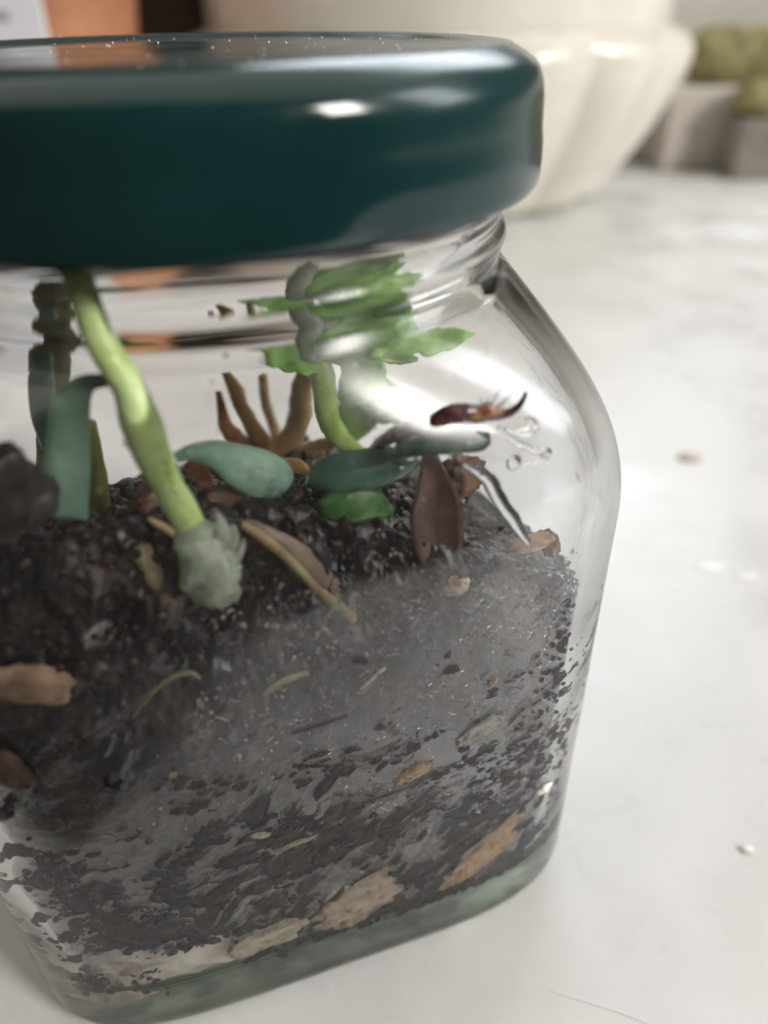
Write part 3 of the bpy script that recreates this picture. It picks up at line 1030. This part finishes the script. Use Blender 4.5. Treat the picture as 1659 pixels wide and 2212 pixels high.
# rosette plant
ctr = GW(610, 985, 46)
ros = thing('rosette_plant', 'green toothed rosette plant with dry tan leaf stalks in the middle of the jar', 'plant', ctr - np.array([0, 0, 1.5]))
for k, (P_, r_, mt, fl) in enumerate([
        ([(590, 985, 47), (560, 950, 47), (530, 890, 47), (510, 840, 47), (492, 800, 47)], [1.3, 1.25, 1.05, 0.9, 0.5], 'tan_stem', .7),
        ([(545, 985, 48), (520, 960, 48), (492, 920, 48), (478, 850, 48)], [1.6, 1.5, 0.9, 0.4], 'orange_scale', .5),
        ([(600, 975, 48), (590, 930, 49), (575, 870, 49), (566, 815, 49)], [0.8, 0.75, 0.75, 0.6], 'straw', .8),
        ([(585, 985, 45), (625, 945, 45), (643, 890, 45), (648, 840, 44), (668, 795, 43)], [1.5, 1.7, 1.6, 1.3, 1.2], 'tan_stem', .7),
        ([(640, 985, 44), (690, 968, 43), (720, 960, 42), (760, 965, 41)], [1.4, 1.3, 1.0, .5], 'tan_stem', .6),
        ([(560, 990, 46), (610, 1005, 44), (660, 1000, 43), (700, 985, 42)], [1.0, 1.2, 1.0, .5], 'tan_stem', .7)]):
    P_ = pts(P_)
    v, f = tube(P_, r_, 8, 12, flat=fl, noise=0.3, nf=0.5, seed=k)
    part('dry_stalk', v, f, M[mt], ros)
for k, (P_, r_, mt, fl) in enumerate([
        ([(665, 780, 38), (690, 810, 37), (700, 860, 36.5), (712, 910, 36.5), (742, 955, 37), (790, 985, 38)], [1.2, 1.6, 1.7, 1.7, 1.4, .7], 'stalk_lime', .6),
        ([(740, 760, 37), (775, 800, 37), (785, 850, 37), (780, 900, 38), (760, 950, 39)], [1.4, 2.8, 3.4, 3.0, 1.4], 'leaf_green', .5),
        ([(655, 430, 35), (652, 560, 35), (655, 680, 35.5), (662, 740, 36), (675, 790, 37)], [1.2, 1.5, 1.5, 1.3, 1.1], 'sheath', .5)]):
    P_ = pts(P_)
    v, f = tube(P_, r_, 8, 14, flat=fl, noise=0.2, nf=0.4, seed=k + 20)
    part('stalk', v, f, M[mt], ros)
upw = np.array([0, 0, 1.0])
for k, (P_, w_, mt, up_, tooth) in enumerate([
        ([(690, 790, 37), (640, 785, 36), (585, 770, 36), (530, 752, 35)], [1.4, 2.4, 1.9, .2], 'leaf_green', upw + TOCAM, .35),
        ([(720, 770, 36), (800, 745, 34), (880, 735, 33), (950, 745, 32), (1025, 740, 31)], [1.0, 2.6, 3.2, 2.5, .15], 'leaf_green', upw * .8 + TOCAM, .45),
        ([(800, 760, 33), (850, 780, 32), (905, 790, 31)], [1.0, 1.2, .3], 'leaf_green', upw * .6 + TOCAM, .4),
        ([(705, 790, 37), (735, 690, 36), (780, 570, 36), (815, 450, 36)], [1.6, 4.2, 5.2, 3.2], 'leaf_green', TOCAM, .15),
        ([(760, 770, 38), (825, 690, 38), (875, 580, 38)], [1.4, 3.6, 1.6], 'leaf_green', TOCAM + .1 * upw, .2),
        ([(690, 770, 40), (690, 660, 41), (700, 480, 42)], [1.4, 3.6, 2.6], 'stalk_lime', TOCAM, .1),
        ([(770, 850, 37), (820, 870, 36), (870, 895, 35), (910, 920, 34)], [2.0, 2.6, 2.0, .2], 'leaf_dark', TOCAM + .4 * upw, .1),
        ([(800, 910, 36), (840, 905, 34), (900, 900, 32), (960, 915, 30)], [1.0, 1.3, 1.1, .2], 'leaf_dark', TOCAM * .6 + upw, .1),
        ([(690, 765, 36), (730, 750, 33), (790, 742, 32)], [1.2, 1.5, .4], 'leaf_teal', upw + TOCAM * .25, .1)]):
    P_ = pts(P_)
    v, f = blade(P_, w_, 0.7, up_, 8, 11, cup=0.2, tooth=tooth, toothn=5, noise=0.6, seed=k + 30)
    part('leaf', v, f, M[mt], ros)

# two fleshy teal leaves near the glass
P_ = pts([(668, 1035, 12), (720, 1030, 10.5), (790, 1022, 9.5), (850, 1012, 9), (905, 1000, 9.5)])
v, f = blade(P_, [1.5, 2.1, 2.2, 1.9, .7], 2.2, TOCAM * .45 + upw, 8, 11, noise=0.25, seed=51)
solo('fleshy_leaf', v, f, M['leaf_teal'], 'thick teal leaf lying flat beside the spoon-shaped leaf', 'leaf', 'fleshy teal leaves on the soil')
P_ = pts([(850, 985, 8), (910, 972, 6.5), (980, 965, 5.8), (1035, 965, 5.5), (1060, 968, 5.6)])
v, f = blade(P_, [1.0, 1.5, 1.6, 1.2, .4], 1.9, TOCAM * .15 + upw, 8, 11, noise=0.2, seed=52)
solo('fleshy_leaf', v, f, M['leaf_teal'], 'glossy teal leaf with bright sheen right under the red twig', 'leaf', 'fleshy teal leaves on the soil')
P_ = pts([(690, 1110, 9), (740, 1105, 8), (800, 1100, 8), (850, 1120, 8.5)])
v, f = blade(P_, [.8, 1.6, 1.6, .4], 1.0, TOCAM + upw * .4, 8, 9, noise=0.3, seed=53)
solo('fleshy_leaf', v, f, M['leaf_dark'], 'dull dark green leaf half buried below the thick teal leaf', 'leaf', 'fleshy teal leaves on the soil')

# dark red twig
P_ = pts([(770, 1010, 14), (830, 965, 9.5), (890, 938, 6.5), (950, 920, 5), (1000, 905, 4.4), (1060, 905, 4.2), (1100, 905, 4.2)])
tw = thing('red_twig', 'dark red hairy twig with an amber node leaning on the glass', 'twig', low(P_))
v, f = tube(P_, [.4, .6, .8, .85, .8, .7, .4], 8, 14, noise=.45, nf=.9, seed=5)
part('stem', v, f, M['red_twig'], tw)
v, f = lump(GW(1055, 905, 4.0), axes_face(.1), (1.6, .7, .8), 3, .6, 1.6, 8)
node = part('node', v, f, M['amber'], tw)
twb = np.array(tw.location) / MM
P_ = pts([(1085, 912, 4.2), (1120, 900, 3.9), (1140, 882, 3.7), (1150, 860, 3.6)])
v, f = tube(P_, [.4, .35, .3, .15], 8, 10, noise=.3, nf=1)
part('side_shoot', v, f, M['red_twig'], tw)
for k, (x0, y0, x1, y1) in enumerate([(1060, 895, 1052, 868), (1072, 893, 1098, 848), (1082, 893, 1112, 872), (1095, 893, 1122, 860), (1066, 893, 1068, 872), (1120, 895, 1150, 872)]):
    P_ = pts([(x0, y0, 4.0), ((x0 + x1) / 2 - 3, (y0 + y1) / 2, 3.8), (x1, y1, 3.6)])
    v, f = tube(P_, [.07, .05, .03], 4, 5)
    subpart('hair', v, f, M['hair'], node, twb)

# water running on the inside of the glass
for lab, P_, r_ in [
        ('looped trickle of water on the glass beside the red twig', [(1090, 925, 2.72), (1120, 935, 2.72), (1147, 930, 2.72), (1150, 912, 2.72), (1135, 903, 2.72)], [.12, .28, .34, .3, .12]),
        ('pointed trickle of water on the glass between twig and ring drop', [(1075, 922, 2.72), (1110, 950, 2.72), (1150, 970, 2.72), (1180, 978, 2.72), (1165, 992, 2.72), (1132, 1004, 2.72)], [.12, .22, .28, .42, .32, .14]),
        ('long trickle of water running down the glass to the bark chip', [(1000, 1000, 2.72), (1045, 1030, 2.72), (1072, 1075, 2.72), (1100, 1120, 2.72), (1130, 1165, 2.72)], [.15, .5, .6, .5, .2])]:
    v, f = tube(pts(P_), np.array(r_) * 1.35, 8, 12, flat=.6, noise=.3, nf=.6)
    solo('water_trickle', v, f, M['water'], lab, 'water', 'water trickles on the glass')
v, f = lump(GW(1110, 999, 2.75), axes_face(0), (.75, .3, .85), 3, .05, 1, 1)
solo('water_drop', v, f, M['water'], 'round ring-like water drop on the glass near the trickles', 'water drop')

# dried curled leaf
P_ = pts([(525, 1140, 7), (570, 1172, 6), (625, 1215, 5.2), (680, 1272, 4.6), (735, 1315, 4.2), (765, 1340, 4.0)])
dl = thing('curled_dry_leaf', 'long curled brown leaf with a tan edge pressed near the front glass', 'leaf', low(P_))
off = pts([(535, 1130, 8), (588, 1158, 7.4), (648, 1196, 6.6), (705, 1248, 6.0), (752, 1300, 5.2), (767, 1336, 4.4)])
mid = (P_ + off) / 2
v, f = blade(mid, [.4, .8, 1.3, 1.6, 1.2, .3], .35, TOCAM + upw * .5, 8, 9, cup=-.3, noise=.15, seed=61)
part('leaf_blade', v, f, M['brown_leaf'], dl)
v, f = tube(P_, [.35, .5, .42, .42, .55, .4], 8, 12, noise=.2, nf=.6, flat=.8)
part('leaf_edge', v, f, M['leaf_rim'], dl)

# plum petal and its pebble
P_ = pts([(925, 985, 9), (932, 1040, 8.5), (935, 1100, 8), (940, 1160, 7), (955, 1215, 6), (968, 1260, 5)])
v, f = blade(P_, [.7, 1.5, 2.6, 2.7, 1.8, .6], .6, TOCAM + upw * .2, 8, 9, cup=.35, noise=.5, seed=71)
solo('plum_leaf', v, f, M['plum_leaf'], 'plum brown withered leaf hanging down behind the front glass', 'leaf')
v, f = lump(GW(985, 1262, 4.6), axes_face(.5), (1.5, 1.0, 1.25), 3, .5, 1.2, 12, pits=.3)
solo('pebble', v, f, M['stone_tan'], 'small tan pebble at the tip of the withered plum leaf', 'pebble', 'pebbles in the soil')

# pebbles against the glass
PEB = [
    (770, 1922, 3.5, (4.6, 1.6, 3.1), .45, 'stone_tan', 'largest tan pitted pebble low against the front glass', 21, .35),
    (570, 2000, 3.6, (3.6, 1.5, 1.9), .12, 'stone_cream', 'cream pebble resting just above the jar floor', 22, .35),
    (1030, 1822, 3.6, (5.2, 1.3, 1.9), .75, 'stone_orange', 'long smooth orange-tan pebble standing near the side of the jar', 23, .1),
    (1030, 1560, 3.2, (2.1, .7, 1.1), .45, 'stone_pale', 'white pebble pressed to the glass halfway up the soil', 24, .5),
    (885, 1650, 3.2, (1.9, .7, .8), .28, 'stone_orange', 'small orange pebble below the white pebble', 25, .3),
    (1165, 1700, 3.6, (1.3, .8, .8), .3, 'stone_pale', 'small whitish pebble by the jar corner', 26, .3),
    (640, 1798, 3.15, (1.6, .35, .3), .1, 'stone_cream', 'thin cream sliver lying level in the soil', 27, .3),
    (558, 1783, 3.15, (.9, .35, .42), -.3, 'stone_cream', 'short forked cream chip beside the thin cream sliver', 28, .3),
    (1055, 1460, 3.3, (.55, .3, .3), .8, 'stone_orange', 'tiny orange grain high in the grey soil', 29, .3),
    (370, 1655, 3.4, (.35, .3, .3), .8, 'stone_orange', 'tiny yellow grain on the dark soil', 30, .3)]
for (x, y, d, s, rot, mt, lab, seed, pit) in PEB:
    v, f = lump(GW(x, y, 2.25 + s[1] * .15), axes_face(rot), (s[0] * 1.32, min(s[1] * 1.2, 1.6), s[2] * 1.32), 4 if s[0] > 1.5 else 3, .55, 1.7, seed, pits=pit * 1.6)
    solo('pebble', v, f, M[mt], lab, 'pebble', 'pebbles in the soil')

# needles and fibres
for lab, P_, r_, mt, nm, cat in [
        ('pale straight straw bit lying on the soil behind the glass', [(565, 1480, 2.9), (590, 1462, 2.85), (625, 1444, 2.85), (656, 1435, 2.9)], [.18, .34, .34, .28], 'needle', 'straw_bit', 'straw'),
        ('thin olive rootlet arched over the dark hollow in the soil', [(288, 1550, 3.0), (310, 1518, 2.95), (340, 1485, 2.95), (380, 1460, 2.95), (415, 1454, 2.95), (432, 1466, 3.0)], [.12, .17, .2, .22, .24, .14], 'olive_fibre', 'rootlet', 'root'),
        ('dark stick fragment embedded in the grey soil', [(622, 1560, 2.9), (660, 1548, 2.9), (710, 1532, 2.9), (742, 1522, 2.9)], [.35, .42, .42, .35], 'hair', 'stick', 'stick'),
        ('cream straw tip beside the foot of the pale green stem', [(326, 1133, 7), (350, 1145, 6.5), (375, 1160, 6.5), (392, 1172, 6.5)], [.15, .3, .35, .2], 'straw', 'straw_bit', 'straw'),
        ('silvery fibre slanting up the grey soil', [(770, 1470, 2.9), (790, 1452, 2.9), (812, 1432, 2.9), (825, 1424, 2.9)], [.1, .16, .18, .12], 'stone_pale', 'fibre', 'fibre'),
        ('buried greenish root under the whitish sheath', [(305, 1195, 8.5), (330, 1240, 7.5), (355, 1290, 6.8), (385, 1345, 6.2)], [1.1, 1.0, .9, .5], 'olive_fibre', 'buried_root', 'root')]:
    v, f = tube(pts(P_), r_, 8, 10, noise=.3, nf=1.2)
    solo(nm, v, f, M[mt], lab, cat)

# bark and dry scraps
BARK = [
    (75, 1478, 4.6, (3.4, .9, 1.7), -.5, 'bark_tan', 'tan bark chip at the left wall of the jar', 41, .35),
    (1145, 1176, 5.5, (2.2, .9, .55), .12, 'bark_tan', 'tan bark chip on the soil rim by the long trickle', 42, .5),
    (1185, 1175, 7.0, (.9, 1.1, 1.4), .2, 'bark', 'small dark bark chip behind the tan rim chip', 43, .5),
    (8, 1085, 9.0, (3.6, 2.6, 3.8), .2, 'bark_grey', 'grey brown bark chunk beside the hooked leaf', 44, .45),
    (18, 1660, 3.8, (1.6, .8, 3.0), .3, 'bark', 'reddish brown bark strip low on the soil by the corner', 45, .5),
    (500, 1100, 13.0, (3.0, 1.6, 1.3), -.3, 'bark', 'brown bark piece under the spoon-shaped leaf', 46, .6),
    (1000, 1040, 11.0, (2.6, 1.6, 1.8), .2, 'bark', 'brown bark piece behind the withered plum leaf', 47, .6),
    (330, 1090, 16.0, (2.2, 1.6, 1.2), .2, 'bark', 'dark brown crumb of bark behind the pale stem', 48, .6)]
for (x, y, d, s, rot, mt, lab, seed, nz_) in BARK:
    v, f = lump(GW(x, y, d), axes_face(rot), s, 4, nz_, 1.3, seed, power=.85)
    solo('bark_chip', v, f, M[mt], lab, 'bark', 'bark chips in the jar')
for lab, P_, w_, mt in [
        ('orange dry scale poking out under the spoon-shaped leaf', [(412, 1012, 17), (432, 1028, 16), (448, 1046, 15), (455, 1068, 14.5)], [.5, .9, .7, .2], 'orange_scale'),
        ('tan dry scale between spoon-shaped leaf and thick teal leaf', [(606, 1000, 17), (640, 1014, 16), (680, 1034, 15)], [.2, .75, .12], 'tan_stem'),
        ('flat reddish dry scale in the dark soil', [(500, 1488, 4), (520, 1500, 3.8), (540, 1520, 3.8)], [.4, .9, .4], 'bark')]:
    v, f = blade(pts(P_), w_, .3, TOCAM + upw * .3, 8, 7, noise=.3)
    solo('dry_scale', v, f, M[mt], lab, 'dry scale')

# pale sand in the hollow
v, f = lump(J(np.array(-22.0), np.array(-29.2), np.array(13.0)), axes_face(0.0), (13.5, 7.6, 8.0), 5, .3, 1.6, 15, power=.8)
v2 = v.copy()
v2[:, 2] = np.maximum(v2[:, 2], 7.6)
solo('sand_pocket', v2, f, M['sand'], 'pale sand pocket in the bottom corner of the jar under the soil', 'sand', kind='stuff')

# purple grit in the corner hollow
gv, gf, gn = [], [], 0
rs = np.random.RandomState(12)
for (x, y, n_, sx, sy) in [(240, 1925, 60, 60, 26), (330, 1990, 40, 40, 30), (215, 2125, 40, 45, 14), (330, 2100, 30, 30, 22), (110, 1900, 30, 40, 20)]:
    for k in range(n_):
        d = 3.3 + abs(rs.normal(0, 1.0))
        vv, ff = lump(GW(x + rs.normal(0, sx * .5), y + rs.normal(0, sy * .6), d), np.linalg.qr(rs.normal(size=(3, 3)))[0], rs.uniform(.25, .8, 3), 1, .5, 1.2, k)
        gv.append(vv)
        gf += [tuple(i + gn for i in t) for t in ff]
        gn += len(vv)
solo('grit', np.vstack(gv), gf, M['purple_sand'], 'fine purplish grit clinging inside the jar corner', 'grit', kind='stuff')

# ------------------------------------------------------------------ things on the table
v, f = lump(TB(1612, 1836) + np.array([0, 0, .35]), np.eye(3), (1.0, .6, .45), 3, .4, 1.2, 3)
solo('crumb', v, f, M['white_crumb'], 'shiny white crumb lying alone on the white table', 'crumb')
v, f = lump(TB(1490, 990) + np.array([0, 0, .5]), np.eye(3), (3.2, 2.2, .7), 3, .4, 1.2, 4)
solo('crumb', v, f, M['pink_crumb'], 'flat pinkish crumb on the table behind the jar', 'crumb')
for lab, x, y, sx, sy in [('larger of two painted white window glints on the table beside the jar', 1535, 1222, 3.4, 1.8), ('smaller painted white window glint trailing off beside the larger one', 1610, 1245, 2.6, 1.1),
                          ('small painted white window glint on the table close to the jar shoulder', 1325, 1140, 1.8, 1.0)]:
    v, f = lump(TB(x, y) + np.array([0, 0, .02]), np.eye(3), (sx, sy, .22), 4, .5, 1.1, int(x))  # window reflections in the table top, painted as thin white blobs
    solo('window_glint', v, f, M['white_crumb'], lab, 'spot', 'painted window glints on the table')
P_ = np.array([TB(x, y, .1) for x, y in [(1189, 2140), (1260, 2162), (1330, 2184), (1406, 2212), (1450, 2226)]])
v, f = tube(P_, [.03, .05, .05, .05, .03], 8, 6, up=upw)
solo('thread', v, f, M['white_crumb'], 'fine white thread lying on the table by the jar', 'thread')

# cream fluted planter
PC = np.array([38.0, 585.0])
nfl = 15
th = np.linspace(0, 2 * np.pi, 360, endpoint=False)


def flring(r, z, amp):
    rr = r * (1 + .72 * amp * (np.abs(np.cos(th * nfl / 2 + .3)) - .6))
    return np.stack([PC[0] + rr * np.cos(th), PC[1] + rr * np.sin(th), np.full(360, float(z))], -1)


rings = [np.array([[PC[0], PC[1], 0.6]])]
for r, z, a in [(60, .3, 0), (104, 0, .02), (112, 1.5, .05), (117, 5, .07), (120, 12, .08), (129, 25, .085), (141, 43, .085), (150, 60, .085), (155, 72, .085), (157.5, 80, .08), (157.5, 86, .075), (155, 91.5, .06), (150, 95, .03), (146, 96.5, .01), (120, 96.8, 0), (60, 96.9, 0)]:
    rings.append(flring(r, z, a))
rings.append(np.array([[PC[0], PC[1], 96.9]]))
v, f = revolve_loop(rings)
rings = [np.array([[PC[0], PC[1], 95.0]])]
for r, z in [(100, 95), (143.6, 95.2), (144.5, 98.5), (144.5, 110), (146, 125), (148, 150), (150, 165), (150, 168), (147, 168), (144, 160), (138, 140), (100, 138)]:
    rings.append(flring(r, z, 0))
rings.append(np.array([[PC[0], PC[1], 138.0]]))
v2, f2 = revolve_loop(rings)
pl = thing('fluted_planter', 'large cream ceramic planter with fluted sides standing behind the jar', 'planter', [PC[0], PC[1], 0])
part('pot_body', v, f, M['cream'], pl)
part('collar', v2, f2, M['cream'], pl)

# terracotta pot, dark pot, printed card
def pot(name, lab, cat, c, prof, mt):
    t = thing(name, lab, cat, [c[0], c[1], prof[0][1]])
    v, f = lathe([(0, prof[0][1])] + prof + [(0, prof[-1][1])], 96, c)
    part('pot_body', v, f, mt, t)
    return t


tc = BK(105, 40, 470)
pot('terracotta_pot', 'orange terracotta flower pot standing behind the lid beside a white card', 'flower pot', (tc[0] - 8, 480.0),
    [(26, 0), (34, 0.2), (36, 2), (46, 80), (54, 140), (57, 141), (58, 160), (55, 161), (52, 160), (50, 140)], M['terracotta'])
dc = BK(345, 20, 600)
pot('dark_pot', 'dark brown glazed pot half hidden between terracotta pot and cream planter', 'flower pot', (dc[0] - 12, 640.0),
    [(30, 0), (40, 0.2), (46, 4), (50, 80), (50, 150), (47, 152), (45, 150), (44, 120)], M['darkpot'])
q = BK(98, 40, 380)
v, f = box(q[0] - 90, q[0] - .5, 379, 381, 0, 150, .4)
cd = thing('printed_card', 'white printed card standing upright in front of the terracotta pot', 'card', [q[0] - 45, 380, 0])
sheet = part('sheet', v, f, M['paper'], cd, smooth=False)
for k, (zz, x0, x1) in enumerate([(106, 62, 14), (121, 70, 18), (133, 66, 20)]):
    v, f = box(q[0] - x0, q[0] - x1, 378.4, 378.8, zz, zz + 3.5, 0)
    subpart('print_line', v, f, M['print'], sheet, [q[0] - 45, 380, 0], smooth=False)

# ledge with olive cloth rolls at the far right
b0 = BK(1418, 300, 640)
b1 = BK(1560, 225, 640)
v, f = box(b0[0], b0[0] + 420, 622, 662, 0.0, 56, 4)
solo('ledge_block', v, f, M['ledge'], 'low beige wooden block along the back edge of the table', 'block', smooth=False)


def roll(x0, x1, y, z, ry, rz, seed):
    """folded cloth roll lying along x with rounded ends"""
    n_, sg = 40, 24
    vv = []
    xs = np.linspace(0, 1, n_)
    for u in xs:
        k = math.sqrt(max(0.02, 1 - abs(2 * u - 1) ** 10))
        t_ = np.linspace(0, 2 * np.pi, sg, endpoint=False)
        vv.append(np.stack([np.full(sg, x0 + (x1 - x0) * u), y + ry * k * np.sign(np.cos(t_)) * np.abs(np.cos(t_)) ** .7, z + rz * k * np.sign(np.sin(t_)) * np.abs(np.sin(t_)) ** .7], -1))
    V = np.array(vv)
    V = V + (fbm(V * .03 + seed, 4) * 6)[..., None] * np.array([.3, .6, .6])
    rg = [V[0].mean(0)[None]] + list(V) + [V[-1].mean(0)[None]]
    return revolve_loop(rg)


v, f = roll(219, 470, 642, 74, 19, 19, 2)
solo('olive_cloth_roll', v, f, M['olive_cloth'], 'olive cloth roll lying on the beige block', 'cloth')
v, f = roll(246, 480, 600, 50, 17, 13, 5)
solo('olive_cloth_roll', v, f, M['olive_cloth'], 'olive cloth roll lying on the dark wooden stand', 'cloth')
v, f = box(250, 470, 584, 616, 0, 39, 3)
solo('dark_stand', v, f, M['dark_base'], 'low dark wooden stand under the front olive cloth roll', 'stand', smooth=False)
